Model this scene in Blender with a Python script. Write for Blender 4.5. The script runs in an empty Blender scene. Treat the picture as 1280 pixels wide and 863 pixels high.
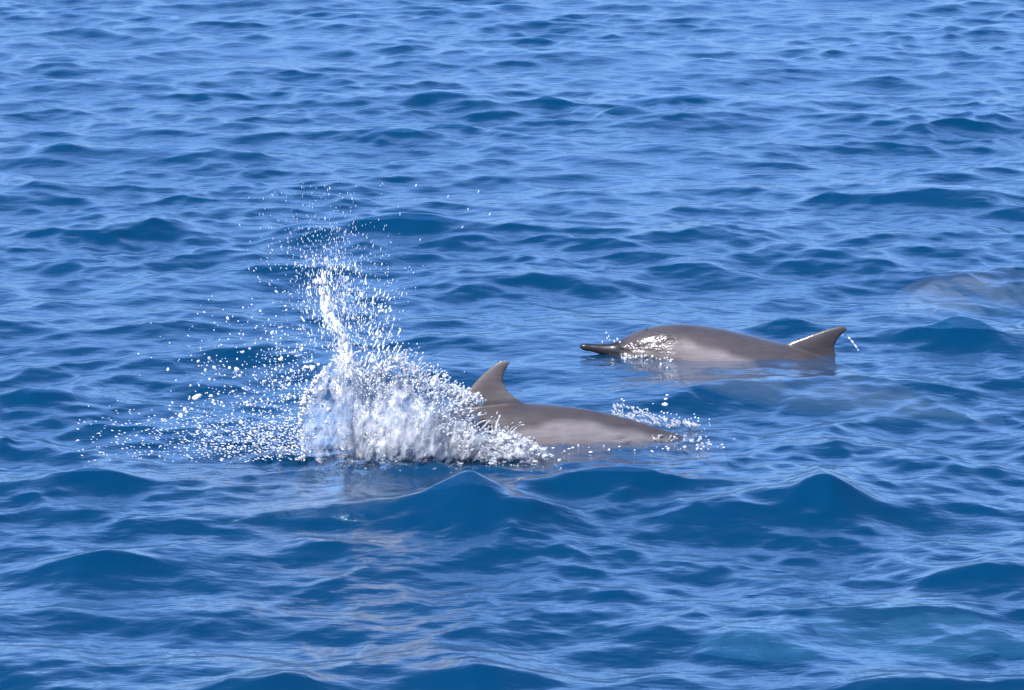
import bpy, bmesh, math, random
import numpy as np
from mathutils import Vector, Matrix, noise

random.seed(7)
RNG = np.random.default_rng(11)
S = bpy.context.scene
COL = S.collection
R = math.radians

# ------------------------------------------------------------------ camera, sky, sun, exposure
CAM_H = 2.8                       # eye height on a small boat
FPX = 3480.0                      # focal length in photo pixels (1280 wide)
PITCH = R(13.13)                  # looking down
cam_d = bpy.data.cameras.new('camera')
cam_d.sensor_width = 36.0
cam_d.lens = 36.0 * FPX / 1280.0
cam_d.clip_start = 0.1
cam_d.clip_end = 20000.0
cam = bpy.data.objects.new('camera', cam_d)
cam.location = (0, 0, CAM_H)
cam.rotation_euler = (math.pi / 2 - PITCH, 0, 0)
COL.objects.link(cam)
S.camera = cam

SUN_EL, SUN_AZ = 52.0, 218.0      # azimuth clockwise from +Y (the viewing direction)
w = bpy.data.worlds.new('World')
S.world = w
w.use_nodes = True
nt = w.node_tree
bg = nt.nodes['Background']
sky = nt.nodes.new('ShaderNodeTexSky')
sky.sky_type = 'NISHITA'
sky.sun_disc = False
sky.sun_elevation = R(SUN_EL)
sky.sun_rotation = R(SUN_AZ)
sky.air_density = 1.0
sky.dust_density = 0.0
sky.ozone_density = 5.0
sgam = nt.nodes.new('ShaderNodeGamma')          # hazy bright tropical sky: horizon less far above the zenith
sgam.inputs[1].default_value = 0.55
stint = nt.nodes.new('ShaderNodeMix')
stint.data_type = 'RGBA'; stint.blend_type = 'MULTIPLY'
stint.inputs[0].default_value = 1.0
stint.inputs[7].default_value = (0.67, 1.01, 1.68, 1)   # cool white balance
nt.links.new(sky.outputs[0], sgam.inputs[0])
nt.links.new(sgam.outputs[0], stint.inputs[6])
nt.links.new(stint.outputs[2], bg.inputs[0])
bg.inputs[1].default_value = 0.15

sun_d = bpy.data.lights.new('sun', 'SUN')
sun_d.energy = 4.0
sun_d.angle = R(0.55)
sun_d.color = (1.0, 0.965, 0.92)
sun = bpy.data.objects.new('sun', sun_d)
sdir = Vector((math.sin(R(SUN_AZ)) * math.cos(R(SUN_EL)), math.cos(R(SUN_AZ)) * math.cos(R(SUN_EL)), math.sin(R(SUN_EL))))
sun.rotation_euler = sdir.to_track_quat('Z', 'Y').to_euler()
sun.location = sdir * 50
COL.objects.link(sun)

S.view_settings.view_transform = 'Standard'
S.view_settings.look = 'None'
S.view_settings.exposure = 1.3
S.view_settings.gamma = 1.0
S.render.engine = 'CYCLES'
S.cycles.use_denoising = True
S.cycles.max_bounces = 10
S.cycles.transparent_max_bounces = 24
S.cycles.caustics_reflective = False
S.cycles.caustics_refractive = False


# ------------------------------------------------------------------ helpers
def ray(px, py):
    """direction through a photo pixel"""
    dx, dy = (px - 640.0) / FPX, (431.5 - py) / FPX
    c, s = math.cos(PITCH), math.sin(PITCH)
    return Vector((dx, c + dy * s, -s + dy * c))


def on_sea(px, py, z=0.0):
    d = ray(px, py)
    t = (z - CAM_H) / d.z
    return Vector((0, 0, CAM_H)) + d * t


def on_depth(px, py, Y):
    """the point at distance Y (from the ground distance of what it touches)"""
    d = ray(px, py)
    return Vector((0, 0, CAM_H)) + d * (Y / d.y)


def mesh_obj(name, verts, faces, mat=None, parent=None, smooth=True):
    me = bpy.data.meshes.new(name)
    me.from_pydata([tuple(v) for v in verts], [], faces)
    me.update()
    if smooth:
        me.polygons.foreach_set('use_smooth', [True] * len(me.polygons))
    if mat:
        me.materials.append(mat)
    o = bpy.data.objects.new(name, me)
    COL.objects.link(o)
    if parent:
        o.parent = parent
    return o


def np_mesh(name, V, F, mat=None, smooth=True):
    """fast mesh from numpy arrays, F of equal-sided faces"""
    me = bpy.data.meshes.new(name)
    n, k = F.shape
    me.vertices.add(len(V))
    me.vertices.foreach_set('co', V.astype(np.float32).ravel())
    me.loops.add(n * k)
    me.loops.foreach_set('vertex_index', F.astype(np.int32).ravel())
    me.polygons.add(n)
    me.polygons.foreach_set('loop_start', np.arange(0, n * k, k, dtype=np.int32))
    me.polygons.foreach_set('loop_total', np.full(n, k, dtype=np.int32))
    if smooth:
        me.polygons.foreach_set('use_smooth', np.ones(n, dtype=bool))
    me.update(calc_edges=True)
    me.validate()
    if mat:
        me.materials.append(mat)
    return me


def tag(o, label=None, cat=None, group=None, kind=None):
    if label: o['label'] = label
    if cat: o['category'] = cat
    if group: o['group'] = group
    if kind: o['kind'] = kind
    return o


def empty(name, loc=(0, 0, 0)):
    o = bpy.data.objects.new(name, None)
    o.location = loc
    o.empty_display_size = 0.1
    COL.objects.link(o)
    return o


def new_mat(name):
    m = bpy.data.materials.new(name)
    m.use_nodes = True
    m.node_tree.nodes.clear()
    nt = m.node_tree
    out = nt.nodes.new('ShaderNodeOutputMaterial')

    def N(t, **kw):
        n = nt.nodes.new(t)
        for k, v in kw.items():
            if k.startswith('i_'):
                key = k[2:]
                key = int(key) if key.isdigit() else key.replace('_', ' ')
                n.inputs[key].default_value = v
            else:
                setattr(n, k, v)
        return n
    L = nt.links.new
    return m, nt, out, N, L


# ------------------------------------------------------------------ materials
def water_material():
    m, nt, out, N, L = new_mat('sea_water')
    geo = N('ShaderNodeNewGeometry')
    # fine ripples below the mesh resolution
    mp = N('ShaderNodeMapping')
    mp.inputs['Scale'].default_value = (1.0, 1.9, 1.0)
    mp.inputs['Rotation'].default_value = (0, 0, R(8))
    L(geo.outputs['Position'], mp.inputs['Vector'])
    n1 = N('ShaderNodeTexNoise', i_Scale=9.0, i_Detail=2.0, i_Roughness=0.45)
    L(mp.outputs[0], n1.inputs['Vector'])
    n2 = N('ShaderNodeTexNoise', i_Scale=34.0, i_Detail=2.0, i_Roughness=0.5)
    L(mp.outputs[0], n2.inputs['Vector'])
    nm = N('ShaderNodeMath', operation='MULTIPLY_ADD')
    nm.inputs[1].default_value = 0.22
    L(n2.outputs[0], nm.inputs[0]); L(n1.outputs[0], nm.inputs[2])
    bump = N('ShaderNodeBump', i_Strength=1.0, i_Distance=0.0055)
    L(nm.outputs[0], bump.inputs['Height'])
    fr = N('ShaderNodeFresnel', i_IOR=1.333)
    L(bump.outputs[0], fr.inputs['Normal'])
    gl = N('ShaderNodeBsdfGlossy', i_Color=(1, 1, 1, 1), i_Roughness=0.11)
    L(bump.outputs[0], gl.inputs['Normal'])
    df = N('ShaderNodeBsdfDiffuse', i_Color=(0.001, 0.088, 0.232, 1))
    tr = N('ShaderNodeBsdfTransparent', i_Color=(0.95, 0.98, 1.0, 1))
    body = N('ShaderNodeMixShader', i_0=0.74)
    L(df.outputs[0], body.inputs[1])
    L(tr.outputs[0], body.inputs[2])
    mx = N('ShaderNodeMixShader')
    # ripples too small to build even out the mirror: it rises early and levels off toward grazing
    fc = N('ShaderNodeFloatCurve')
    cu = fc.mapping.curves[0]
    cu.points[0].location = (0.0, 0.0); cu.points[1].location = (1.0, 0.62)
    for a, b in ((0.03, 0.012), (0.075, 0.055), (0.15, 0.24), (0.27, 0.385), (0.6, 0.49)):
        cu.points.new(a, b)
    fc.mapping.update()
    L(fr.outputs[0], fc.inputs['Value'])
    L(fc.outputs[0], mx.inputs[0])
    L(body.outputs[0], mx.inputs[1])
    L(gl.outputs[0], mx.inputs[2])
    L(mx.outputs[0], out.inputs['Surface'])
    vol = N('ShaderNodeVolumeAbsorption', i_Color=(0.30, 0.66, 0.82, 1), i_Density=0.8)
    L(vol.outputs[0], out.inputs['Volume'])
    return m


def deep_material():
    m, nt, out, N, L = new_mat('deep_water')
    df = N('ShaderNodeBsdfDiffuse', i_Color=(0.002, 0.06, 0.2, 1))
    L(df.outputs[0], out.inputs['Surface'])
    return m


def skin_material(name, gloss):
    m, nt, out, N, L = new_mat(name)
    at = N('ShaderNodeAttribute', attribute_name='pattern')
    sep = N('ShaderNodeSeparateColor')
    L(at.outputs['Color'], sep.inputs[0])
    tc = N('ShaderNodeTexCoord')
    nz = N('ShaderNodeTexNoise', i_Scale=9.0, i_Detail=4.0)
    L(tc.outputs['Object'], nz.inputs['Vector'])
    r1 = N('ShaderNodeMix', data_type='RGBA')
    r1.inputs[6].default_value = (0.046, 0.037, 0.036, 1)     # cape
    r1.inputs[7].default_value = (0.156, 0.134, 0.127, 1)       # flank
    L(sep.outputs[0], r1.inputs[0])
    r2 = N('ShaderNodeMix', data_type='RGBA')
    r2.inputs[7].default_value = (0.32, 0.29, 0.28, 1)        # belly
    L(r1.outputs[2], r2.inputs[6])
    L(sep.outputs[1], r2.inputs[0])
    r3 = N('ShaderNodeMix', data_type='RGBA')
    r3.inputs[7].default_value = (0.012, 0.009, 0.009, 1)     # lips, beak tip, fin rims
    L(r2.outputs[2], r3.inputs[6])
    L(sep.outputs[2], r3.inputs[0])
    sm_ = N('ShaderNodeMapping'); sm_.inputs['Scale'].default_value = (4.0, 30.0, 55.0); sm_.inputs['Rotation'].default_value = (0, R(6), 0)
    L(tc.outputs['Object'], sm_.inputs['Vector'])
    ns = N('ShaderNodeTexNoise', i_Scale=1.6, i_Detail=4.0, i_Roughness=0.65)      # faint scars and drips along the body
    L(sm_.outputs[0], ns.inputs['Vector'])
    na_ = N('ShaderNodeMath', operation='ADD'); L(nz.outputs[0], na_.inputs[0]); L(ns.outputs[0], na_.inputs[1])
    mr = N('ShaderNodeMapRange', i_1=0.7, i_2=1.3, i_3=0.78, i_4=1.22)
    L(na_.outputs[0], mr.inputs[0])
    mul = N('ShaderNodeMix', data_type='RGBA', blend_type='MULTIPLY')
    mul.inputs[0].default_value = 1.0
    L(r3.outputs[2], mul.inputs[6])
    L(mr.outputs[0], mul.inputs[7])
    nb = N('ShaderNodeTexNoise', i_Scale=26.0, i_Detail=3.0)
    L(tc.outputs['Object'], nb.inputs['Vector'])
    bp = N('ShaderNodeBump', i_Strength=0.25, i_Distance=0.006)
    L(nb.outputs[0], bp.inputs['Height'])
    fm = N('ShaderNodeMapping')                                # water running off the head
    fm.inputs['Rotation'].default_value = (0, R(32), 0)
    fm.inputs['Scale'].default_value = (0.5, 1.0, 1.7)
    L(tc.outputs['Object'], fm.inputs['Vector'])
    fn = N('ShaderNodeTexNoise', i_Scale=23.0, i_Detail=4.0, i_Roughness=0.55)
    L(fm.outputs[0], fn.inputs['Vector'])
    bf = N('ShaderNodeBump', i_Distance=0.020)
    L(fn.outputs[0], bf.inputs['Height'])
    fp = N('ShaderNodeTexNoise', i_Scale=13.0, i_Detail=2.0)                      # the film is torn into patches
    L(fm.outputs[0], fp.inputs['Vector'])
    fq = N('ShaderNodeMapRange', i_1=0.40, i_2=0.58, i_3=0.15, i_4=1.0)
    L(fp.outputs[0], fq.inputs[0])
    fx = N('ShaderNodeMath', operation='MULTIPLY'); L(fq.outputs[0], fx.inputs[0]); L(at.outputs['Alpha'], fx.inputs[1])
    L(fx.outputs[0], bf.inputs['Strength'])
    L(bp.outputs[0], bf.inputs['Normal'])
    rg = N('ShaderNodeMapRange', i_1=0.0, i_2=1.0, i_3=0.42, i_4=0.21)
    L(at.outputs['Alpha'], rg.inputs[0])
    p = N('ShaderNodeBsdfPrincipled', i_Roughness=0.42, i_IOR=1.36)
    p.inputs['Coat Weight'].default_value = 0.3 * gloss
    p.inputs['Specular IOR Level'].default_value = 0.5 * gloss
    p.inputs['Coat Roughness'].default_value = 0.12
    L(mul.outputs[2], p.inputs['Base Color'])
    L(bf.outputs[0], p.inputs['Normal'])
    L(bf.outputs[0], p.inputs['Coat Normal'])
    L(rg.outputs[0], p.inputs['Roughness'])
    L(p.outputs[0], out.inputs['Surface'])
    return m


def plain_mat(name, col, rough=0.3):
    m, nt, out, N, L = new_mat(name)
    p = N('ShaderNodeBsdfPrincipled', i_Roughness=rough)
    p.inputs['Base Color'].default_value = (*col, 1)
    L(p.outputs[0], out.inputs['Surface'])
    return m


M_WATER = water_material()
M_DEEP = deep_material()
M_SKIN = skin_material('wet_dolphin_skin', 1.0)
M_SKIN_UNDER = skin_material('dolphin_skin_under_water', 0.0)
M_EYE = plain_mat('dark_eye', (0.01, 0.008, 0.008), 0.08)
M_BLOW = plain_mat('blowhole_dark', (0.02, 0.016, 0.016), 0.3)

# ------------------------------------------------------------------ sea surface
FAR_Y, NEAR_Y = 11.84, 10.42      # distance of the two surfaced dolphins


def wave_set():
    comps = []
    bands = [  # wavelength range, count, rms slope, mean crest turn, spread
        (1.6, 4.2, 14, 0.030, 8, 22),
        (0.7, 1.6, 26, 0.062, 2, 36),
        (0.28, 0.7, 48, 0.108, 0, 46),
        (0.12, 0.28, 48, 0.086, 0, 50),
        (0.055, 0.12, 40, 0.055, 0, 55),
    ]
    for lo, hi, n, slope, mean, spread in bands:
        for i in range(n):
            lam = lo * (hi / lo) ** ((i + RNG.random()) / n)
            k = 2 * math.pi / lam
            th = R(90 + mean + RNG.normal() * spread)
            if RNG.random() < 0.25:
                th += math.pi
            a = slope * math.sqrt(2.0 / n) / k
            comps.append((k * math.cos(th), k * math.sin(th), a, RNG.random() * 6.2832, lam))
    return comps


WAVES = wave_set()


# hand-placed larger waves: photo pixel of the crest, height, half width across, half length along the crest, crest turn
def humps():
    spec = [
        (588, 640, 0.120, 0.13, 0.22, 8), (660, 655, 0.06, 0.16, 0.26, -14),
        (1036, 636, 0.130, 0.13, 0.19, -4), (930, 645, 0.05, 0.14, 0.30, 8), (785, 612, 0.075, 0.13, 0.34, 2),
        (440, 640, 0.05, 0.14, 0.36, 8), (100, 610, 0.055, 0.13, 0.36, 0), (130, 712, 0.045, 0.10, 0.26, 2),
        (605, 858, 0.075, 0.14, 0.30, 4), (330, 872, 0.05, 0.14, 0.3, 6), (1185, 428, 0.085, 0.13, 0.34, -3),
        (1020, 562, 0.05, 0.12, 0.34, 0), (985, 410, 0.05, 0.10, 0.16, -10),
        (1150, 868, 0.05, 0.16, 0.32, -8), (1235, 725, 0.05, 0.12, 0.26, 0),
        (60, 500, 0.05, 0.14, 0.30, 0), (180, 290, 0.085, 0.20, 0.62, 2), (500, 290, 0.075, 0.2, 0.5, -2),
        (1190, 255, 0.085, 0.24, 0.62, 0), (860, 132, 0.09, 0.28, 0.7, 0), (560, 128, 0.09, 0.26, 0.6, 0),
        (80, 195, 0.08, 0.2, 0.34, 4), (210, 195, 0.07, 0.2, 0.5, -14), (700, 352, 0.05, 0.14, 0.4, 0),
    ]
    out = []
    for px, py, h, wd, ln, turn in spec:
        p = on_sea(px, py)
        out.append((p.x, p.y, h, wd, ln, R(turn)))
    return out


HUMPS = humps()
CHURN = on_sea(520, 580)[:2]


def calm_mask(x, y):
    """long waves lie lower right where the dolphins break the surface"""
    m = np.ones_like(x)
    for cx, cy, rx, ry, d in ((0.85, FAR_Y - 0.12, 0.95, 0.42, 0.95), (0.05, NEAR_Y - 0.10, 1.2, 0.42, 0.95)):
        q = ((x - cx) / rx) ** 2 + ((y - cy) / ry) ** 2
        m *= 1 - d * np.exp(-q ** 2)
    return m


def sea_height(x, y, sp):
    """vertical and horizontal shift of the surface at rest point (x, y); sp = local mesh spacing"""
    z = np.zeros_like(x); dx = np.zeros_like(x); dy = np.zeros_like(x)
    cm = calm_mask(x, y)
    # slow gusts: patches of stronger and weaker ripples
    gust = 1 + 0.35 * np.sin(0.9 * x + 0.55 * y + 1.0) * np.sin(-0.5 * x + 0.75 * y + 2.2) + 0.2 * np.sin(2.1 * x - 1.3 * y)
    sx, sy = CHURN
    churn = np.exp(-(((x - sx) / 0.62) ** 2 + ((y - sy) / 0.32) ** 2) ** 2)     # broken water round the splash
    for kx, ky, a, ph, lam in WAVES:
        fade = np.clip((lam / sp - 2.5) / 3.0, 0, 1)
        if not fade.any():
            continue
        arg = kx * x + ky * y + ph
        k = math.hypot(kx, ky)
        amp = a * fade * (cm if lam > 0.45 else (gust * ((0.95 + 0.05 * cm) if lam < 0.2 else (0.6 + 0.4 * cm))))
        if lam < 0.3:
            amp = amp * (1 + 1.3 * churn)
        s, c = np.sin(arg), np.cos(arg)
        z += amp * c
        dx -= 1.2 * amp * (kx / k) * s
        dy -= 1.2 * amp * (ky / k) * s
    for cx, cy, h, wd, ln, t in HUMPS:
        u = (x - cx) * math.cos(t) + (y - cy) * math.sin(t)
        v = -(x - cx) * math.sin(t) + (y - cy) * math.cos(t)
        sel = (np.abs(u) < 5 * ln) & (np.abs(v) < 6 * wd)
        if not sel.any():
            continue
        us, vs = u[sel], v[sel]
        wd = np.where(vs < 0, 0.8 * wd, 1.35 * wd)      # steeper toward the boat
        prof = np.exp(-(np.sqrt(vs ** 2 + (0.22 * wd) ** 2) - 0.22 * wd) / wd) * np.exp(-(np.sqrt(us ** 2 + (0.3 * ln) ** 2) - 0.3 * ln) / ln * 1.15 - (us / (2.0 * ln)) ** 2 - (vs / (2.6 * wd)) ** 2)
        z[sel] += h * prof * cm[sel]
    return z, dx, dy


def graded(dense_lo, dense_hi, step, lo, hi, grow, log=False):
    pts = list(np.arange(dense_lo, dense_hi, step))
    s, v = step, pts[-1]
    while v < hi:
        s *= grow; v += s; pts.append(min(v, hi))
    s, v = step, pts[0]
    low = []
    while v > lo:
        s *= grow; v -= s; low.append(max(v, lo))
    return np.array(low[::-1] + pts)


def build_sea():
    th = graded(-0.235, 0.235, 0.00064, -math.pi, math.pi, 1.06)
    lr = graded(math.log(6.6), math.log(29), 0.0015, math.log(0.4), math.log(9000), 1.05)
    r = np.exp(lr)
    T, Rr = np.meshgrid(th, r)
    x, y = (Rr * np.sin(T)), (Rr * np.cos(T))
    sp_t = np.gradient(th)[None, :] * Rr
    sp_r = np.gradient(r)[:, None] * np.ones_like(T)
    sp = np.maximum(sp_t, sp_r)
    shp = x.shape
    z, dx, dy = sea_height(x.ravel(), y.ravel(), sp.ravel())
    V = np.stack([x.ravel() + dx, y.ravel() + dy, z], 1)
    nr, nc = shp
    i = np.arange(nr - 1)[:, None] * nc + np.arange(nc - 1)[None, :]
    F = np.stack([i, i + 1, i + nc + 1, i + nc], -1).reshape(-1, 4)
    me = np_mesh('sea_water', V, F, M_WATER)
    o = bpy.data.objects.new('sea_water', me)
    COL.objects.link(o)
    tag(o, kind='structure', label='rippled deep blue open sea surface with small choppy waves')
    # the deep water below
    d = mesh_obj('sea_floor', [(-9500, -9500, -9), (9500, -9500, -9), (9500, 9500, -9), (-9500, 9500, -9)], [(0, 1, 2, 3)], M_DEEP)
    tag(d, kind='structure', label='dark blue deep water far below the surface')
    return o


SEA = build_sea()


# ------------------------------------------------------------------ dolphins
STN = np.array([
    # s,     top,   bottom, half width
    (0.000, 0.000, -0.008, 0.004), (0.005, 0.006, -0.016, 0.010), (0.03, 0.011, -0.025, 0.017),
    (0.06, 0.016, -0.034, 0.024), (0.082, 0.026, -0.042, 0.033), (0.096, 0.043, -0.050, 0.046),
    (0.115, 0.068, -0.060, 0.062), (0.145, 0.098, -0.076, 0.080), (0.20, 0.134, -0.102, 0.106),
    (0.28, 0.160, -0.135, 0.130), (0.38, 0.172, -0.155, 0.143), (0.48, 0.174, -0.158, 0.143),
    (0.58, 0.158, -0.150, 0.126), (0.68, 0.128, -0.132, 0.098), (0.78, 0.095, -0.104, 0.066),
    (0.86, 0.064, -0.072, 0.038), (0.93, 0.038, -0.044, 0.021), (0.97, 0.022, -0.026, 0.016), (1.0, 0.008, -0.008, 0.009)])


def prof(s, col):
    # smooth (Catmull-Rom like) interpolation over the stations
    xs, ys = STN[:, 0], STN[:, col]
    m = np.gradient(ys, xs)
    i = np.clip(np.searchsorted(xs, s) - 1, 0, len(xs) - 2)
    h = xs[i + 1] - xs[i]
    t = (s - xs[i]) / h
    return ((2 * t ** 3 - 3 * t ** 2 + 1) * ys[i] + (t ** 3 - 2 * t ** 2 + t) * h * m[i]
            + (-2 * t ** 3 + 3 * t ** 2) * ys[i + 1] + (t ** 3 - t ** 2) * h * m[i + 1])


def foil(bm, stations, ns=18):
    """a fin: stations = (leading point, trailing point, thickness); lens-shaped sections joined to a blade"""
    rings = []
    for le, te, th, nrm in stations:
        le, te, nrm = Vector(le), Vector(te), Vector(nrm)
        ring = []
        for j in range(ns):
            a = 2 * math.pi * j / ns
            c = 0.5 - 0.5 * math.cos(a)
            off = th * (math.sin(a)) * (1.0 - 0.45 * c)
            ring.append(bm.verts.new(le.lerp(te, c) + nrm * off))
        rings.append(ring)
    for a, b in zip(rings, rings[1:]):
        for j in range(ns):
            bm.faces.new((a[j], a[(j + 1) % ns], b[(j + 1) % ns], b[j]))
    bm.faces.new(rings[0][::-1])
    bm.faces.new(rings[-1])


def bez(p0, p1, p2, p3, t):
    u = 1 - t
    return tuple(u ** 3 * a + 3 * u * u * t * b + 3 * u * t * t * c + t ** 3 * d for a, b, c, d in zip(p0, p1, p2, p3))


def dolphin_rest(L, fin0, fin1, tip_x, fin_h):
    """the whole animal as one closed skin in a straight pose: beak tip at the origin, tail along +x, back up"""
    bm = bmesh.new()
    ss = np.concatenate([np.linspace(0.0005, 0.10, 22), np.linspace(0.107, 0.995, 90)])
    ns = 40
    sc = L / 1.9
    rings = []
    for s in ss:
        tp, bt, hw = (float(prof(np.array(s), c)) * sc for c in (1, 2, 3))
        mid, hh = (tp + bt) / 2, (tp - bt) / 2
        ring = []
        for j in range(ns):
            a = 2 * math.pi * j / ns
            ca, sa = math.cos(a), math.sin(a)
            # a little fuller than an ellipse, widest slightly below the middle
            yy = hw * math.copysign(abs(ca) ** 0.92, ca)
            zz = mid + hh * sa
            # keels above and below the tail stock
            if s > 0.66:
                kf = min(1, (s - 0.66) / 0.15)
                yy *= 1 - 0.28 * kf * abs(sa)
            ring.append(bm.verts.new((s * L, yy, zz)))
        rings.append(ring)
    for a, b in zip(rings, rings[1:]):
        for j in range(ns):
            bm.faces.new((a[j], a[(j + 1) % ns], b[(j + 1) % ns], b[j]))
    bm.faces.new(rings[0][::-1]); bm.faces.new(rings[-1])
    # dorsal fin: convex leading edge, hollow trailing edge
    x0, x1 = fin0 * L, fin1 * L
    zb = 0.13 * sc
    top0, top1 = zb, 0.11 * sc
    zt = 0.166 * sc + fin_h
    st = []
    for i in range(15):
        t = i / 14
        le = bez((x0 - 0.06, 0, top0), (x0 + 0.045, 0, top0 + 0.38 * (zt - top0)), (tip_x - 0.105, 0, zt - 0.035), (tip_x - 0.024, 0, zt), t)
        te = bez((x1 + 0.10, 0, top1), (x1 - 0.035, 0, top1 + 0.42 * (zt - top1)), (tip_x - 0.050, 0, zt - 0.085), (tip_x + 0.008, 0, zt - 0.010), t)
        th = 0.024 * (1 - t) ** 0.8 + 0.004
        st.append((le, te, th, (0, 1, 0)))
    foil(bm, st)
    # flippers
    for sy in (-1, 1):
        st = []
        for i in range(11):
            t = i / 10
            le = bez((0.185 * L, sy * 0.05, -0.045 * sc), (0.21 * L, sy * 0.12, -0.08 * sc), (0.255 * L, sy * 0.14, -0.11 * sc), (0.31 * L, sy * 0.145, -0.13 * sc), t)
            te = bez((0.255 * L, sy * 0.05, -0.06 * sc), (0.26 * L, sy * 0.10, -0.085 * sc), (0.285 * L, sy * 0.125, -0.11 * sc), (0.313 * L, sy * 0.142, -0.132 * sc), t)
            st.append((le, te, 0.014 * (1 - t) + 0.003, (0, 0.45 * sy, 0.9)))
        foil(bm, st)
    # flukes
    for sy in (-1, 1):
        st = []
        for i in range(13):
            t = i / 12
            le = bez((0.905 * L, 0, 0), (0.94 * L, sy * 0.12, 0), (0.965 * L, sy * 0.20, 0), (1.015 * L, sy * 0.265, 0), t)
            te = bez((0.998 * L, 0, 0), (1.005 * L, sy * 0.04, 0), (0.985 * L, sy * 0.16, 0), (1.018 * L, sy * 0.26, 0), t)
            st.append((le, te, 0.016 * (1 - t) + 0.003, (0, 0, 1)))
        foil(bm, st)
    bmesh.ops.recalc_face_normals(bm, faces=bm.faces)
    me = bpy.data.meshes.new('body')
    bm.to_mesh(me); bm.free()
    tmp = bpy.data.objects.new('tmp', me)
    COL.objects.link(tmp)
    md = tmp.modifiers.new('r', 'REMESH')
    md.mode = 'VOXEL'; md.voxel_size = 0.0055; md.use_smooth_shade = True
    sm = tmp.modifiers.new('s', 'SMOOTH'); sm.factor = 0.5; sm.iterations = 6
    dg = bpy.context.evaluated_depsgraph_get()
    res = bpy.data.meshes.new_from_object(tmp.evaluated_get(dg), depsgraph=dg)
    bpy.data.objects.remove(tmp)
    return res


def sstep(a, b, x):
    t = np.clip((x - a) / (b - a), 0, 1)
    return t * t * (3 - 2 * t)


def paint(me, L, fin_tone, film):
    """countershading of the species: dark cape, grey flank, pale belly, dark beak and fins (as vertex colours of the skin itself)"""
    n = len(me.vertices)
    co = np.empty(n * 3, np.float32); me.vertices.foreach_get('co', co); co = co.reshape(-1, 3)
    s = np.clip(co[:, 0] / L, 0, 1)
    sc = L / 1.9
    tp, bt = prof(s, 1) * sc, prof(s, 2) * sc
    depth = tp - co[:, 2]                                        # below the back line
    cape = np.interp(s, [0, .09, .14, .2, .3, .36, .44, .5, .56, .62, .7, .8, 1], [.03, .05, .06, .058, .058, .072, .115, .15, .10, .055, .038, .03, .03]) * sc
    wob = 0.006 * np.sin(co[:, 0] * 19) + 0.004 * np.sin(co[:, 0] * 43 + 1)
    flank = sstep(-0.018, 0.018, depth - cape + wob)
    finm = sstep(-0.010, -0.03, depth)                            # above the back: the fin itself, mid grey
    flank = np.maximum(flank, fin_tone * finm)
    belly = sstep(0.55, 0.85, (depth) / (tp - bt + 1e-4)) * (1 - sstep(0.82, 0.95, s)) * sstep(0.05, 0.12, s)
    dark = np.zeros(n)
    beak = 1 - sstep(0.085, 0.115, s)
    dark = np.maximum(dark, beak * (1.0 - 0.2 * sstep(0.0, 0.03, depth)))
    lip = np.exp(-((co[:, 2] + 0.008 * sc) / 0.006) ** 2) * beak
    dark = np.maximum(dark, lip)
    mid, hh, hw = (tp + bt) / 2, (tp - bt) / 2 + 1e-4, prof(s, 3) * sc + 1e-4
    flip = sstep(1.02, 1.10, np.sqrt((co[:, 1] / hw) ** 2 + ((co[:, 2] - mid) / hh) ** 2)) * (1 - sstep(0.34, 0.36, s)) * sstep(0.16, 0.18, s)
    dark = np.maximum(dark, 0.7 * flip)
    wet = film * sstep(0.075, 0.10, s) * (1 - sstep(0.195, 0.25, s + 0.25 * (0.10 - depth))) * sstep(0.0, 0.03, depth)
    if film < 0.5:                                               # water still draining off the tail stock
        wet = 0.7 * sstep(0.76, 0.80, s + 0.3 * (depth - 0.07)) * sstep(0.02, 0.05, depth)
    col = np.stack([flank, belly * (1 - flip), dark, wet], 1).astype(np.float32)
    a = me.color_attributes.new('pattern', 'FLOAT_COLOR', 'POINT')
    a.data.foreach_set('color', col.ravel())


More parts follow.
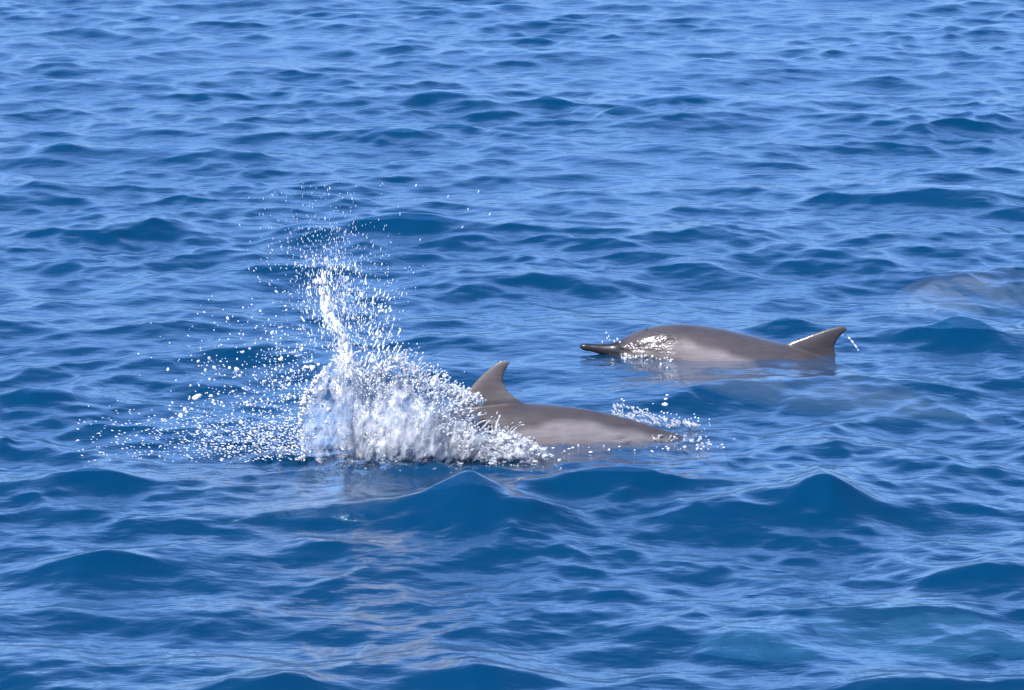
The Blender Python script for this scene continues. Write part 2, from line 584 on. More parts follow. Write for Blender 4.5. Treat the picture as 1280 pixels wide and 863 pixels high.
def make_dolphin(L, fin0, fin1, tip_x, fin_h, fin_tone, film, pitch_s, pitch_deg, anchor_s, anchor, yaw, roll, label, group, skin=None):
    """pitch_deg at stations: how steeply the body runs down toward the tail; anchor: world place of the axis at anchor_s"""
    me = dolphin_rest(L, fin0, fin1, tip_x, fin_h)
    paint(me, L, fin_tone, film)
    n = len(me.vertices)
    co = np.empty(n * 3, np.float32); me.vertices.foreach_get('co', co); co = co.reshape(-1, 3).astype(np.float64)
    g = np.linspace(-0.05, 1.1, 600)
    ph = np.radians(np.interp(g, pitch_s, pitch_deg))
    k = np.ones(31) / 31
    ph = np.convolve(np.pad(ph, 15, mode='edge'), k, mode='valid')
    ds = (g[1] - g[0]) * L
    X = np.concatenate([[0], np.cumsum(np.cos(ph[:-1]) * ds)])
    Z = np.concatenate([[0], np.cumsum(-np.sin(ph[:-1]) * ds)])
    X -= np.interp(anchor_s, g, X); Z -= np.interp(anchor_s, g, Z)

    def pose(p):
        s = p[:, 0] / L
        f = np.interp(s, g, ph)
        cr, sr = math.cos(roll), math.sin(roll)
        yy = p[:, 1] * cr - p[:, 2] * sr
        zz = p[:, 1] * sr + p[:, 2] * cr
        return np.stack([np.interp(s, g, X) + np.sin(f) * zz, yy, np.interp(s, g, Z) + np.cos(f) * zz], 1)
    me.vertices.foreach_set('co', pose(co).astype(np.float32).ravel())
    me.update()
    me.materials.clear(); me.materials.append(skin or M_SKIN)
    me.polygons.foreach_set('use_smooth', [True] * len(me.polygons))
    root = bpy.data.objects.new('dolphin', me)
    COL.objects.link(root)
    root.location = anchor
    root.rotation_euler = (0, 0, yaw)
    tag(root, label, 'dolphin', group)
    sc = L / 1.9
    # eyes and blowhole
    for sy in (-1, 1):
        c = pose(np.array([[0.128 * L, sy * 0.0705 * sc, -0.006 * sc]]))[0]
        bm = bmesh.new()
        bmesh.ops.create_uvsphere(bm, u_segments=14, v_segments=9, radius=0.009)
        bmesh.ops.scale(bm, vec=(1.25, 0.6, 0.85), verts=bm.verts)
        bmesh.ops.translate(bm, vec=c, verts=bm.verts)
        em = bpy.data.meshes.new('eye'); bm.to_mesh(em); bm.free()
        em.materials.append(M_EYE)
        em.polygons.foreach_set('use_smooth', [True] * len(em.polygons))
        e = bpy.data.objects.new('eye', em); COL.objects.link(e); e.parent = root
    pts = np.array([[0.148 * L + 0.008 * math.cos(a), 0.016 * math.sin(a), 0.1125 * sc + 0.003 * (1 if i % 2 else 0)] for i, a in enumerate(np.linspace(0, 2 * math.pi, 13)[:-1])])
    pts[:, 2] = prof(pts[:, 0] / L, 1) * sc + 0.0006
    P = pose(np.vstack([pts, pts - [0, 0, 0.02]]))
    nn = 12
    fs = [tuple(range(nn))] + [(i, i + nn, (i + 1) % nn + nn, (i + 1) % nn) for i in range(nn)]
    mesh_obj('blowhole', P, fs, M_BLOW, root, smooth=False)
    return root


POD = 'spinner-type dolphins travelling together'
far_fin = on_depth(1008, 440, FAR_Y)
FAR_A = on_depth(723 + 0.25 * 1.9 * 285, 443, FAR_Y); FAR_A.z = -0.022
make_dolphin(1.9, 0.452, 0.578, 1.120, 0.158, 0.06, 1.0, [0, .09, .14, .2, .3, .45, .6, .8, 1.0], [6, 5, 6, 10, 16, 15.5, 13, 6, 4], 0.25, FAR_A, 0.0, R(4),
             'dolphin with its long dark beak and wet head raised out of the water', POD)
NEAR_A = on_depth(652, 550, NEAR_Y); NEAR_A.z = -0.022
make_dolphin(2.0, 0.488, 0.594, 1.198, 0.168, 0.45, 0.12, [0, .40, .50, .60, .70, .78, .86, 1.0], [-17, -17, -14, -8, -1, 4, 8, 7], 0.60, NEAR_A, 0.0, R(2),
             'dolphin with tall grey dorsal fin, its head hidden inside the white splash', POD)
T_A = on_sea(1150, 384, -0.19)
make_dolphin(1.85, 0.47, 0.58, 1.10, 0.04, 0.4, 0.0, [0, 1.0], [2, 6], 0.2, T_A, R(33), R(-35),
             'dolphin gliding wholly under the surface behind the peaked wave, a blurred brownish shape', POD, M_SKIN_UNDER)
U_A = on_sea(1130, 800, -0.95)
make_dolphin(1.7, 0.47, 0.58, 1.06, 0.10, 0.5, 0.0, [0, 1.0], [-4, 8], 0.42, U_A, R(172), R(28),
             'dolphin deep under the rippled water, only a faint turquoise glimmer', POD, M_SKIN_UNDER)


# ------------------------------------------------------------------ splashes
def water_drop_material(name, white, trans, rough=0.12, film=(1.0, 1.0, 1.0), through=0.3):
    """aerated water: part clear, part white with bubbles, glossy skin"""
    m, nt, out, N, L = new_mat(name)
    tr = N('ShaderNodeBsdfTransparent', i_Color=(0.96, 0.98, 1.0, 1))
    df = N('ShaderNodeBsdfDiffuse', i_Color=(film[0] * white, film[1] * white, film[2] * white, 1))
    tl = N('ShaderNodeBsdfTranslucent', i_Color=(film[0] * white, film[1] * white, film[2] * white, 1))
    d2 = N('ShaderNodeMixShader', i_0=through)
    L(df.outputs[0], d2.inputs[1]); L(tl.outputs[0], d2.inputs[2])
    geo = N('ShaderNodeNewGeometry')
    nz = N('ShaderNodeTexNoise', i_Scale=38.0, i_Detail=3.0, i_Roughness=0.6)
    L(geo.outputs['Position'], nz.inputs['Vector'])
    mr = N('ShaderNodeMapRange', i_1=0.35, i_2=0.65, i_3=max(0.0, trans - 0.28), i_4=min(1.0, trans + 0.28))
    L(nz.outputs[0], mr.inputs[0])
    mx = N('ShaderNodeMixShader')
    L(mr.outputs[0], mx.inputs[0]); L(d2.outputs[0], mx.inputs[1]); L(tr.outputs[0], mx.inputs[2])
    fr = N('ShaderNodeFresnel', i_IOR=1.33)
    gl = N('ShaderNodeBsdfGlossy', i_Color=(1, 1, 1, 1), i_Roughness=rough)
    mg = N('ShaderNodeMixShader')
    L(fr.outputs[0], mg.inputs[0]); L(mx.outputs[0], mg.inputs[1]); L(gl.outputs[0], mg.inputs[2])
    L(mg.outputs[0], out.inputs['Surface'])
    return m


def sheet_material(name, lo, hi, white):
    """thin curtain of water: clear, with torn edges and white streaks of bubbles; 'cover' is where water is left"""
    m, nt, out, N, L = new_mat(name)
    at = N('ShaderNodeAttribute', attribute_name='cover')
    uv = N('ShaderNodeAttribute', attribute_name='flow')         # across the flow, along the flow
    nz = N('ShaderNodeTexNoise', i_Scale=1.0, i_Detail=5.0, i_Roughness=0.62, i_Distortion=0.5)
    L(uv.outputs['Vector'], nz.inputs['Vector'])
    mr = N('ShaderNodeMapRange', i_1=0.36, i_2=0.66, i_3=lo, i_4=hi)
    L(nz.outputs[0], mr.inputs[0])
    cv = N('ShaderNodeMath', operation='MULTIPLY')
    L(mr.outputs[0], cv.inputs[0]); L(at.outputs['Fac'], cv.inputs[1])
    tr = N('ShaderNodeBsdfTransparent', i_Color=(0.98, 0.99, 1.0, 1))
    df = N('ShaderNodeBsdfDiffuse', i_Color=(white, white, white * 1.02, 1))
    tl = N('ShaderNodeBsdfTranslucent', i_Color=(white, white, white * 1.02, 1))
    d2 = N('ShaderNodeMixShader', i_0=0.35)
    L(df.outputs[0], d2.inputs[1]); L(tl.outputs[0], d2.inputs[2])
    mx = N('ShaderNodeMixShader')
    L(cv.outputs[0], mx.inputs[0]); L(tr.outputs[0], mx.inputs[1]); L(d2.outputs[0], mx.inputs[2])
    bp = N('ShaderNodeBump', i_Strength=0.8, i_Distance=0.012)
    L(nz.outputs[0], bp.inputs['Height'])
    fr = N('ShaderNodeFresnel', i_IOR=1.33); L(bp.outputs[0], fr.inputs['Normal'])
    fc = N('ShaderNodeMath', operation='MULTIPLY'); L(fr.outputs[0], fc.inputs[0]); L(at.outputs['Fac'], fc.inputs[1])
    gl = N('ShaderNodeBsdfGlossy', i_Color=(1, 1, 1, 1), i_Roughness=0.14); L(bp.outputs[0], gl.inputs['Normal'])
    mg = N('ShaderNodeMixShader')
    L(fc.outputs[0], mg.inputs[0]); L(mx.outputs[0], mg.inputs[1]); L(gl.outputs[0], mg.inputs[2])
    L(mg.outputs[0], out.inputs['Surface'])
    return m


M_WHITE = water_drop_material('white_water', 0.86, 0.52, through=0.4)
M_FOAM = water_drop_material('foam_water', 0.80, 0.45, film=(1.0, 0.995, 0.985))
M_DROP = water_drop_material('spray_drop', 0.95, 0.16)
M_DOME = sheet_material('clear_sheet', 0.03, 0.42, 0.85)
M_VEIL = sheet_material('white_veil', 0.08, 0.72, 0.60)


def blobs_to_mesh(name, pts, rad, voxel, mat, parent, relax=2):
    """fuse overlapping drops into one liquid surface"""
    me = bpy.data.meshes.new('tmp_pts')
    me.from_pydata([tuple(q) for q in pts], [], [])
    a = me.attributes.new('rad', 'FLOAT', 'POINT')
    a.data.foreach_set('value', np.asarray(rad, dtype=np.float32))
    ob = bpy.data.objects.new('tmp_pts', me); COL.objects.link(ob)
    ng = bpy.data.node_groups.new('fuse_drops', 'GeometryNodeTree')
    ng.interface.new_socket('Geometry', in_out='INPUT', socket_type='NodeSocketGeometry')
    ng.interface.new_socket('Geometry', in_out='OUTPUT', socket_type='NodeSocketGeometry')
    gi, go = ng.nodes.new('NodeGroupInput'), ng.nodes.new('NodeGroupOutput')
    na = ng.nodes.new('GeometryNodeInputNamedAttribute'); na.data_type = 'FLOAT'; na.inputs[0].default_value = 'rad'
    mp = ng.nodes.new('GeometryNodeMeshToPoints')
    pv = ng.nodes.new('GeometryNodePointsToVolume'); pv.resolution_mode = 'VOXEL_SIZE' if hasattr(pv, 'resolution_mode') else pv.resolution_mode
    vm = ng.nodes.new('GeometryNodeVolumeToMesh')
    ng.links.new(gi.outputs[0], mp.inputs['Mesh'])
    ng.links.new(na.outputs[0], mp.inputs['Radius'])
    ng.links.new(mp.outputs[0], pv.inputs['Points'])
    ng.links.new(na.outputs[0], pv.inputs['Radius'])
    pv.inputs['Voxel Size'].default_value = voxel
    ng.links.new(pv.outputs[0], vm.inputs['Volume'])
    vm.inputs['Threshold'].default_value = 0.1
    ng.links.new(vm.outputs[0], go.inputs[0])
    md = ob.modifiers.new('fuse', 'NODES'); md.node_group = ng
    sm = ob.modifiers.new('s', 'SMOOTH'); sm.factor = 0.5; sm.iterations = relax
    dg = bpy.context.evaluated_depsgraph_get()
    res = bpy.data.meshes.new_from_object(ob.evaluated_get(dg), depsgraph=dg)
    bpy.data.objects.remove(ob)
    res.name = name
    res.materials.clear(); res.materials.append(mat)
    res.polygons.foreach_set('use_smooth', [True] * len(res.polygons))
    o = bpy.data.objects.new(name, res); COL.objects.link(o)
    if parent:
        o.parent = parent
        o.matrix_parent_inverse = Matrix.Translation(-Vector(parent.location))
    return o


def ico(sub):
    bm = bmesh.new(); bmesh.ops.create_icosphere(bm, subdivisions=sub, radius=1.0)
    V = np.array([v.co[:] for v in bm.verts]); F = np.array([[v.index for v in f.verts] for f in bm.faces]); bm.free()
    return V, F


def drops_mesh(name, C, rad, ax, stretch, mat, parent, sub=1):
    """many separate drops: centres, radii, long axis and stretch"""
    V, F = ico(sub)
    C = np.asarray(C); rad = np.asarray(rad); ax = np.asarray(ax); st = np.asarray(stretch)
    ax = ax / np.linalg.norm(ax, axis=1, keepdims=True)
    n = len(C)
    dirs = V[None] * (1 + 0.18 * RNG.normal(size=(n, len(V), 1)) * 0.5)
    along = (dirs * ax[:, None, :]).sum(-1, keepdims=True)
    P = dirs + along * ax[:, None, :] * (st[:, None, None] - 1)
    P = C[:, None, :] + P * rad[:, None, None]
    FF = (F[None] + (np.arange(n) * len(V))[:, None, None]).reshape(-1, 3)
    me = np_mesh(name, P.reshape(-1, 3), FF, mat)
    o = bpy.data.objects.new(name, me); COL.objects.link(o)
    if parent:
        o.parent = parent
        o.matrix_parent_inverse = Matrix.Translation(-Vector(parent.location))
    return o


def big_splash():
    base = on_sea(500, 572)
    root = empty('splash', base)
    tag(root, 'tall white water splash with a thin jet and flying drops beside the grey dorsal fin', 'splash')
    Y0 = base.y + 0.02
    top = np.array([(374, 540), (380, 505), (392, 480), (408, 458), (425, 446), (445, 455), (462, 466), (480, 455), (495, 446), (508, 456), (522, 464), (540, 470),
                    (552, 482), (566, 490), (580, 500), (592, 520), (604, 536), (618, 540), (640, 540), (665, 547), (694, 562)], float)
    rnd = random.Random(5)

    def topy(x):
        return float(np.interp(x, top[:, 0], top[:, 1]))

    # --- strands: thin strings of fused drops thrown up and out
    pts, rad = [], []
    while len(pts) < 9000:
        x = rnd.uniform(418, 690)
        t = topy(x); b = 571 + 15 * noise.noise((x / 24.0, 0, 4)) + 6 * noise.noise((x / 8.0, 0, 9))
        v = rnd.random() ** 1.1
        y = b - v * (b - t)
        dy = rnd.gauss(0, 0.07) - 0.05 * (1 - v)
        if noise.noise((x / 21.0, y / 30.0, dy * 9)) + 0.5 * noise.noise((x / 7.0, y / 10.0, 3)) < 0.10:
            continue
        d = Vector((x - 480 + rnd.gauss(0, 150), rnd.gauss(0, 60), (610 - y) * 0.8 + rnd.gauss(0, 70))).normalized()
        p = on_depth(x, y, Y0 + dy)
        r0 = 0.0018 + 0.0050 * rnd.random() ** 3
        k = rnd.randint(1, 8)
        for i in range(k):
            d = (d + Vector((rnd.gauss(0, .3), rnd.gauss(0, .3), rnd.gauss(0, .3)))).normalized()
            p = p + d * r0 * 0.9
            if p.z > -0.02:
                pts.append(p.copy()); rad.append(r0 * (1 - 0.6 * i / k))
    # torn rim: ligaments leaving the upper edge
    for j in range(150):
        x = rnd.uniform(425, 640)
        y = topy(x) + rnd.uniform(0, 14)
        d = Vector((x - 470 + rnd.gauss(0, 90), rnd.gauss(0, 40), 150 + rnd.gauss(0, 60))).normalized()
        p = on_depth(x, y, Y0 + rnd.gauss(0, 0.05))
        ln = rnd.uniform(0.02, 0.085)
        r0 = rnd.uniform(0.003, 0.0075)
        nseg = int(ln / 0.004)
        for i in range(nseg):
            f = i / nseg
            d = (d + Vector((rnd.gauss(0, .14), 0, rnd.gauss(0, .14) - 0.04))).normalized()
            p = p + d * 0.004
            pts.append(p.copy()); rad.append(max(0.002, r0 * (1 - 0.75 * f) + (0.002 if f > 0.85 else 0)))
    # bright lump against the fin
    for j in range(260):
        f = rnd.random()
        p = on_depth(566 + 32 * f + rnd.gauss(0, 4), 487 + 14 * f + rnd.gauss(0, 3), Y0 + 0.03 + rnd.gauss(0, .02))
        pts.append(p); rad.append(rnd.uniform(0.003, 0.008))
    blobs_to_mesh('white_water', pts, rad, 0.0024, M_WHITE, root, 3)['kind'] = 'stuff'

    # --- the jet: a rope of water breaking up at its top
    pts, rad = [], []
    path = [(458, 490, .040), (443, 460, .037), (432, 438, .034), (424, 420, .036), (416, 402, .036), (411, 386, .031), (406, 366, .025), (403, 348, .018), (404, 334, .010)]
    PX = np.array(path)
    tt = np.linspace(0, len(path) - 1, 420)
    for q in range(7):
        ph, am, fq = rnd.random() * 6.28, rnd.uniform(.3, .75), rnd.uniform(.5, 1.1)
        for f in tt:
            x, y, rr = (float(np.interp(f, range(len(path)), PX[:, c])) for c in range(3))
            if f > 5.5 and noise.noise((f * 3, q * 5.0, 0)) < (f - 6.2) * 0.25: continue
            p = on_depth(x, y, Y0 + 0.02) + Vector((rr * am * math.sin(fq * f * 2.2 + ph), rr * am * math.cos(fq * f * 2 + ph * 2), 0))
            pts.append(p); rad.append(rr * (0.34 + 0.12 * noise.noise((f * 2.3, q * 3.1, 1))))
    # loose strands round its head and the second weaker plume to its right
    for j in range(330):
        x, y = rnd.gauss(418, 15), rnd.uniform(325, 420)
        if rnd.random() < 0.6:
            x = 470 + rnd.gauss(0, 12) - (440 - y) * 0.02; y = rnd.uniform(360, 470)
        p = on_depth(x, y, Y0 + rnd.gauss(0, .05))
        d = Vector((x - 425 + rnd.gauss(0, 20), 0, 560 - y)).normalized()
        r0 = rnd.uniform(.002, .0048)
        for i in range(rnd.randint(1, 9)):
            p = p + (d + Vector((rnd.gauss(0, .2), 0, 0))) * r0 * .9
            pts.append(p.copy()); rad.append(r0 * (1 - .07 * i))
    blobs_to_mesh('jet', pts, rad, 0.003, water_drop_material('jet_water', 1.0, 0.10, through=0.2), root, 3)

    # --- curtains of water: the clear dome at the left and white veils one behind another
    def curtain(xl, xr, tp, bot, yoff, bulge, nx, nz_, seed, mat, tear):
        V, F, cover, flow = [], [], [], []
        for j in range(nz_ + 1):
            v = j / nz_
            for i in range(nx + 1):
                u = i / nx
                x = xl + (xr - xl) * u
                bb = bot - 3 + 14 * noise.noise((x / 26.0, seed, 1.0))
                y = bb + (tp(x) - bb) * v
                dep = Y0 + yoff - bulge * math.sin(math.pi * min(1, u * 0.9 + 0.05)) * math.cos(v * 1.3)
                p = on_depth(x, y, dep)
                n3 = noise.fractal((p.x * 11, p.z * 5 + seed, p.y * 9), 1.0, 2.0, 4)
                p.y += 0.030 * n3
                p.x += 0.014 * noise.noise((p.x * 13 + 5, p.z * 6, seed))
                p.z += 0.020 * noise.noise((p.x * 24, seed, 2)) * v
                V.append(p)
                ang = math.atan2(x - 480, 660 - y)
                dist = math.hypot(x - 480, 660 - y) / 320.0
                flow.append((x / 320 * 30 + seed + (y / 320) * 8, y / 320 * 15, seed))
                e = min(u, 1 - u) * 7
                tn = noise.fractal((ang * 14 + seed, dist * 14, seed), 1.0, 2.0, 4)
                c = (1.15 - v) * 3.2 + tn * 1.5 - tear
                c *= min(1.0, max(0.0, v * 6 + tn * 1.1 - 0.2)) * (0.55 + 0.45 * min(1, v * 2.2))
                cover.append(max(0.0, min(1.0, c)) * min(1, max(0, e + tn * 0.8)))
        for j in range(nz_):
            for i in range(nx):
                a = j * (nx + 1) + i
                if max(cover[a], cover[a + 1], cover[a + nx + 1], cover[a + nx + 2]) <= 0.001:
                    continue
                F.append((a, a + 1, a + nx + 2, a + nx + 1))
        o = mesh_obj('water_sheet', V, F, mat, root)
        a1 = o.data.attributes.new('cover', 'FLOAT', 'POINT'); a1.data.foreach_set('value', cover)
        a2 = o.data.attributes.new('flow', 'FLOAT_VECTOR', 'POINT'); a2.data.foreach_set('vector', np.array(flow, dtype=np.float32).ravel())
        o.matrix_parent_inverse = Matrix.Translation(-Vector(root.location))
        return o
    dome = lambda x: float(np.interp(x, [374, 378, 384, 394, 408, 424, 440, 456], [560, 522, 502, 480, 460, 446, 448, 470]))
    curtain(373, 462, dome, 579, -0.05, 0.14, 80, 80, 1.0, M_DOME, -0.6)
    curtain(418, 600, lambda x: topy(x) - 2, 577, 0.06, 0.10, 130, 80, 7.0, M_VEIL, 0.2)
    curtain(424, 612, lambda x: topy(x) + 14, 577, -0.02, 0.12, 130, 80, 13.0, M_VEIL, 0.5)
    curtain(415, 580, lambda x: topy(x) + 34, 578, -0.09, 0.12, 120, 70, 23.0, M_VEIL, 0.5)
    curtain(520, 692, lambda x: max(topy(x) + 2, 520), 577, -0.06, 0.10, 120, 60, 31.0, M_VEIL, 0.6)

    # beads running down the dome's rim
    pts, rad = [], []
    for j in range(230):
        f = rnd.random()
        x = float(np.interp(f, [0, .45, .7, 1], [380, 375, 383, 408])); y = float(np.interp(f, [0, .45, .7, 1], [577, 520, 492, 460]))
        pts.append(on_depth(x + rnd.gauss(0, 1.6), y + rnd.gauss(0, 2), Y0 - 0.06 + rnd.gauss(0, .01))); rad.append(rnd.uniform(.0025, .0062))
    blobs_to_mesh('rim_beads', pts, rad, 0.003, M_DROP, root)['kind'] = 'stuff'

    # --- foam where it falls back: round the fin's foot and along the flank
    pts, rad = [], []
    while len(pts) < 5200:
        x = rnd.uniform(425, 696)
        y = 576 + 16 * noise.noise((x / 24.0, 2.0, 6.0)) + 6 * noise.noise((x / 8.0, 2.0, 1.0)) - abs(rnd.gauss(0, 1)) * (14 if x < 600 else 10) - max(0, (x - 600) / 100) * 8 + rnd.gauss(0, 2)
        if y < topy(x) + 8:
            continue
        if noise.noise((x / 12.0, y / 6.0, 9.0)) + .5 * noise.noise((x / 4.0, y / 3.0, 2.0)) < 0.08:
            continue
        p = on_sea(x, y) if y > 566 else on_depth(x, y, Y0 - 0.07 + rnd.gauss(0, .03))
        p.z = max(p.z, 0.0) + rnd.uniform(0, .016)
        r0 = 0.0022 + 0.0055 * rnd.random() ** 2.2
        for i in range(rnd.randint(1, 4)):
            pts.append(p + Vector((i * r0, 0, 0))); rad.append(r0 * (1 - .1 * i))
    for j in range(1500):                                   # lace of bubbles drifting off on the surface
        x = rnd.uniform(395, 705)
        y = 573 + abs(rnd.gauss(0, 1)) * 7
        if noise.noise((x / 15.0, y / 4.0, 5.0)) + .4 * noise.noise((x / 5.0, y / 2.0, 1.0)) < 0.12:
            continue
        p = on_sea(x, y, rnd.uniform(-.002, .006))
        pts.append(p); rad.append(rnd.uniform(.0016, .0042))
    blobs_to_mesh('foam', pts, rad, 0.0026, M_FOAM, root, 1)['kind'] = 'stuff'

    # --- flying drops
    C, rd, ax, st = [], [], [], []
    src = on_depth(432, 610, Y0)

    def add(x, y, r0, dep, stretch, jit=0.25, axis=None):
        p = on_depth(x, y, dep)
        if p.z < 0.004:
            p = on_sea(x, y, 0.012)
        d = Vector(axis) if axis else (p - src)
        d = d.normalized() + Vector((rnd.gauss(0, jit), rnd.gauss(0, jit), rnd.gauss(0, jit)))
        C.append(p[:]); rd.append(r0); ax.append(d[:]); st.append(stretch)
    for j in range(1500):                                  # fan above the jet
        h = min(abs(rnd.gauss(0.46, 0.28)), 1.05 + rnd.random() * .1)
        y = 440 - 185 * h
        x = 428 + rnd.gauss(0, 1) * (15 + 26 * h) - 30 * h
        add(x, y, rnd.uniform(.0006, .0018) * (1.35 - .55 * h), Y0 + rnd.gauss(0, .10), rnd.uniform(1.8, 6.0), 0.10)
    for j in range(420):                                   # right of the jet
        y = 410 + rnd.gauss(0, 42); x = 460 + rnd.gauss(0, 1) * (12 + max(0, 470 - y) * 0.11) + (450 - y) * 0.10
        if y > 470: continue
        add(x, y, rnd.uniform(.0008, .0026), Y0 + rnd.gauss(0, .09), rnd.uniform(1.2, 3.0), 0.2)
    for j in range(1200):                                  # the cloud to the left
        x = 395 - abs(rnd.gauss(0, 1)) * 75
        y = 500 + rnd.gauss(0, 52) - (395 - x) * 0.05
        if y > 574 or x < 90 or y < 320: continue
        add(x, y, rnd.uniform(.0011, .0036) * (1 if rnd.random() > .12 else 1.7), Y0 + rnd.gauss(0, .13), rnd.uniform(1.0, 1.8), 0.4)
    for j in range(1300):                                  # fine low spray falling on the water
        x = 375 - abs(rnd.gauss(0, 1)) * 115
        y = 548 + rnd.gauss(0, 17)
        if y > 578 or x < 95: continue
        add(x, y, rnd.uniform(.0010, .0026), Y0 + rnd.gauss(0, .08), rnd.uniform(1.5, 3.2), 0.15, axis=(1, 0, -0.3))
    for j in range(900):                                   # over the white water
        x = rnd.uniform(420, 600); y = topy(x) + rnd.gauss(-4, 12)
        y += abs(rnd.gauss(0, 22)); add(x, min(y, 572), rnd.uniform(.0010, .0032), Y0 - 0.08 + rnd.gauss(0, .07), rnd.uniform(1, 2.4), 0.3)
    for x, y in ((585, 262), (578, 284), (598, 240), (560, 246), (520, 232), (412, 236), (500, 268), (612, 268), (525, 300), (566, 520)):
        add(x, y, .002, Y0, 3.5, 0.1)
    d = drops_mesh('droplets', C, rd, ax, st, M_DROP, root); d['kind'] = 'stuff'

    # the drops large enough to tell apart
    V, F = ico(2)
    bigs = [(246, 497, 9), (231, 512, 7), (226, 520, 8), (248, 452, 5), (262, 449, 5), (296, 462, 9), (300, 470, 6), (287, 460, 5), (268, 460, 6), (330, 478, 5), (352, 448, 5),
            (320, 540, 6), (312, 548, 7), (338, 545, 5), (318, 556, 6), (340, 528, 5), (270, 562, 5), (292, 566, 5), (352, 560, 5), (300, 528, 4), (395, 352, 6), (387, 360, 6),
            (437, 363, 7), (452, 369, 5), (430, 386, 5), (466, 452, 9), (470, 461, 6), (434, 471, 8), (434, 450, 8), (438, 506, 5), (411, 512, 8), (402, 486, 9), (408, 528, 5),
            (543, 480, 8), (547, 497, 6), (545, 465, 5), (556, 470, 6), (575, 486, 6), (390, 460, 6), (398, 456, 6), (384, 459, 5), (366, 470, 4), (306, 492, 4), (280, 508, 4), (262, 474, 4),
            (340, 416, 4), (312, 436, 4), (358, 388, 4), (220, 476, 4), (335, 500, 4), (210, 462, 4), (344, 462, 4)]
    for k, (x, y, s) in enumerate(bigs):
        P = V.copy()
        a = RNG.normal(size=3) * 0.25
        P = P * (1 + 0.22 * np.sin(P @ (RNG.normal(size=3) * 2.2) + RNG.random() * 6)[:, None])
        P[:, 0] *= rnd.uniform(0.9, 2.0)
        me = np_mesh('water_drop', P * (s / 2 / 320.0 * 0.72), F, M_DROP)
        o = bpy.data.objects.new('water_drop', me); COL.objects.link(o)
        o.parent = root
        p = on_depth(x, y, Y0 + rnd.gauss(-0.02, .06) - (0.12 if 380 < x < 600 and y > 440 else 0))
        o.location = p - Vector(root.location)
        o.rotation_euler = (rnd.random() * 3, rnd.random() * 3, rnd.random() * 3)
    return root


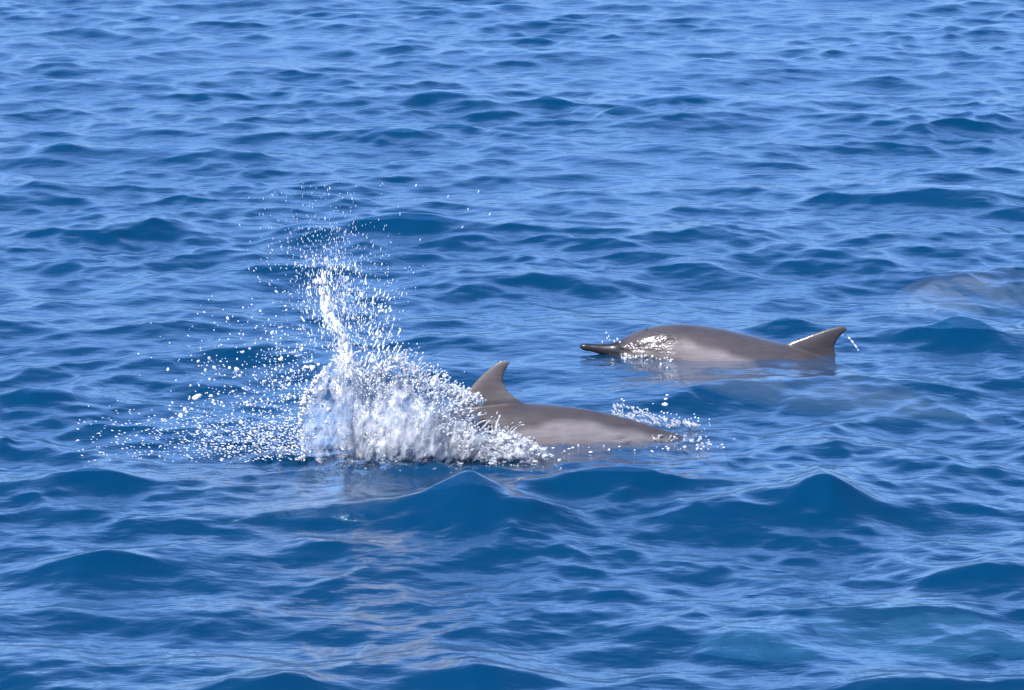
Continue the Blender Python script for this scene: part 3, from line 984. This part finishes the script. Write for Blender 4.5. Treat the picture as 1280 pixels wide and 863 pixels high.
def tail_splash():
    rnd = random.Random(21)
    base = on_sea(820, 536)
    root = empty('tail_splash', base)
    tag(root, 'small low white splash on the far side of the sinking tail', 'splash')
    pts, rad = [], []
    for j in range(620):
        f = rnd.random()
        x = 768 + 105 * f + rnd.gauss(0, 2)
        yb = float(np.interp(x, [768, 800, 830, 873], [519, 528, 534, 533]))
        h = float(np.interp(x, [764, 785, 810, 840, 875], [12, 17, 14, 9, 1]))
        y = yb - rnd.random() ** 1.4 * h
        if noise.noise((x / 6.0, y / 5.0, 1.7)) < -0.12: continue
        p = on_depth(x, y, base.y + rnd.gauss(0, .03))
        r0 = rnd.uniform(.002, .0055)
        for i in range(rnd.randint(2, 8)):
            pts.append(p + Vector((-.5, 0, .6)) * i * r0 * .8); rad.append(r0 * (1 - .13 * i))
    for j in range(150):                                    # wash closing over the tail stock
        x = rnd.uniform(815, 885); y = float(np.interp(x, [815, 850, 885], [550, 549, 556])) + rnd.gauss(0, 3.0)
        if noise.noise((x / 5.0, y / 3.0, 7.7)) < 0.0: continue
        p = on_sea(x, y, 0.01)
        for i in range(rnd.randint(1, 4)):
            pts.append(p + Vector((.003 * i, 0, rnd.uniform(0, .01)))); rad.append(rnd.uniform(.002, .0042))
    blobs_to_mesh('white_water', pts, rad, 0.003, M_WHITE, root)['kind'] = 'stuff'
    C, rd, ax, st = [], [], [], []
    for j in range(70):
        x = rnd.uniform(765, 890); y = float(np.interp(x, [765, 800, 890], [508, 515, 532])) + rnd.gauss(0, 6)
        C.append(on_depth(x, y, base.y)[:]); rd.append(rnd.uniform(.0015, .0035)); ax.append((1, 0, .3)); st.append(rnd.uniform(1, 2))
    for j in range(46):                                     # white drops standing in for foam specks and glints along the flank's waterline
        x = rnd.uniform(690, 905); y = 562 - 8 * abs(x - 790) / 110 * rnd.random() + rnd.gauss(0, 2.5)
        C.append(on_sea(x, y, .006)[:]); rd.append(rnd.uniform(.0012, .0042)); ax.append((1, 0, .1)); st.append(rnd.uniform(1, 2.6))
    for x, y, r in ((834, 494, .004), (832, 499, .005), (831, 506, .008), (883, 546, .004), (870, 543, .003), (918, 549, .004), (880, 549, .003), (895, 552, .003)):
        C.append(on_depth(x, y, base.y)[:]); rd.append(r); ax.append((1, 0, 0)); st.append(1.8)
    drops_mesh('droplets', C, rd, ax, st, M_DROP, root)['kind'] = 'stuff'
    return root


def head_spray():
    rnd = random.Random(4)
    base = on_sea(790, 450)
    root = empty('head_spray', base)
    tag(root, 'fine bright spray and trickling water around the raised beak and head', 'spray')
    pts, rad = [], []
    for j in range(150):                                    # water piled up against the cheek
        x = rnd.uniform(775, 842); y = 446 + rnd.gauss(0, 3)
        p = on_sea(x, y); p.z += rnd.uniform(-.004, .012)
        pts.append(p); rad.append(rnd.uniform(.003, .007))
    for j in range(60):
        x = rnd.uniform(845, 900); y = 447.5 + rnd.gauss(0, 1.0)
        p = on_sea(x, y); p.z += rnd.uniform(-.004, .006)
        pts.append(p); rad.append(rnd.uniform(.002, .005))
    blobs_to_mesh('white_water', pts, rad, 0.003, M_FOAM, root)['kind'] = 'stuff'
    C, rd, ax, st = [], [], [], []
    for x, y, r in ((758, 416, .004), (759, 423, .003), (762, 425, .003), (761, 421, .003), (753, 428, .003), (772, 425, .004), (775, 428, .005), (780, 427, .004), (768, 427, .004), (834, 460, .004), (826, 456, .005), (846, 478, .003)):
        p = on_depth(x, y, FAR_Y - .02)
        if p.z < 0: p = on_sea(x, y, .004)
        C.append(p[:]); rd.append(r); ax.append((rnd.gauss(0, .3), 0, 1)); st.append(rnd.uniform(1.2, 2.4))
    drops_mesh('droplets', C, rd, ax, st, M_DROP, root)['kind'] = 'stuff'
    return root


def fin_trickle():
    base = on_sea(1072, 440)
    a, b = on_depth(1056, 418, FAR_Y), on_depth(1073, 438, FAR_Y)
    rnd = random.Random(2)
    pts, rad = [], []
    for i in range(60):
        f = i / 59
        p = a.lerp(b, f); p.z += 0.006 * math.sin(f * math.pi)
        pts.append(p); rad.append(.0035 + .0012 * math.sin(f * 25))
    o = blobs_to_mesh('water_trickle', pts, rad, 0.0024, M_DROP, None)
    tag(o, 'thin streak of water flicked off the tip of the dark curved fin', 'water streak')


big_splash()
tail_splash()
head_spray()
fin_trickle()
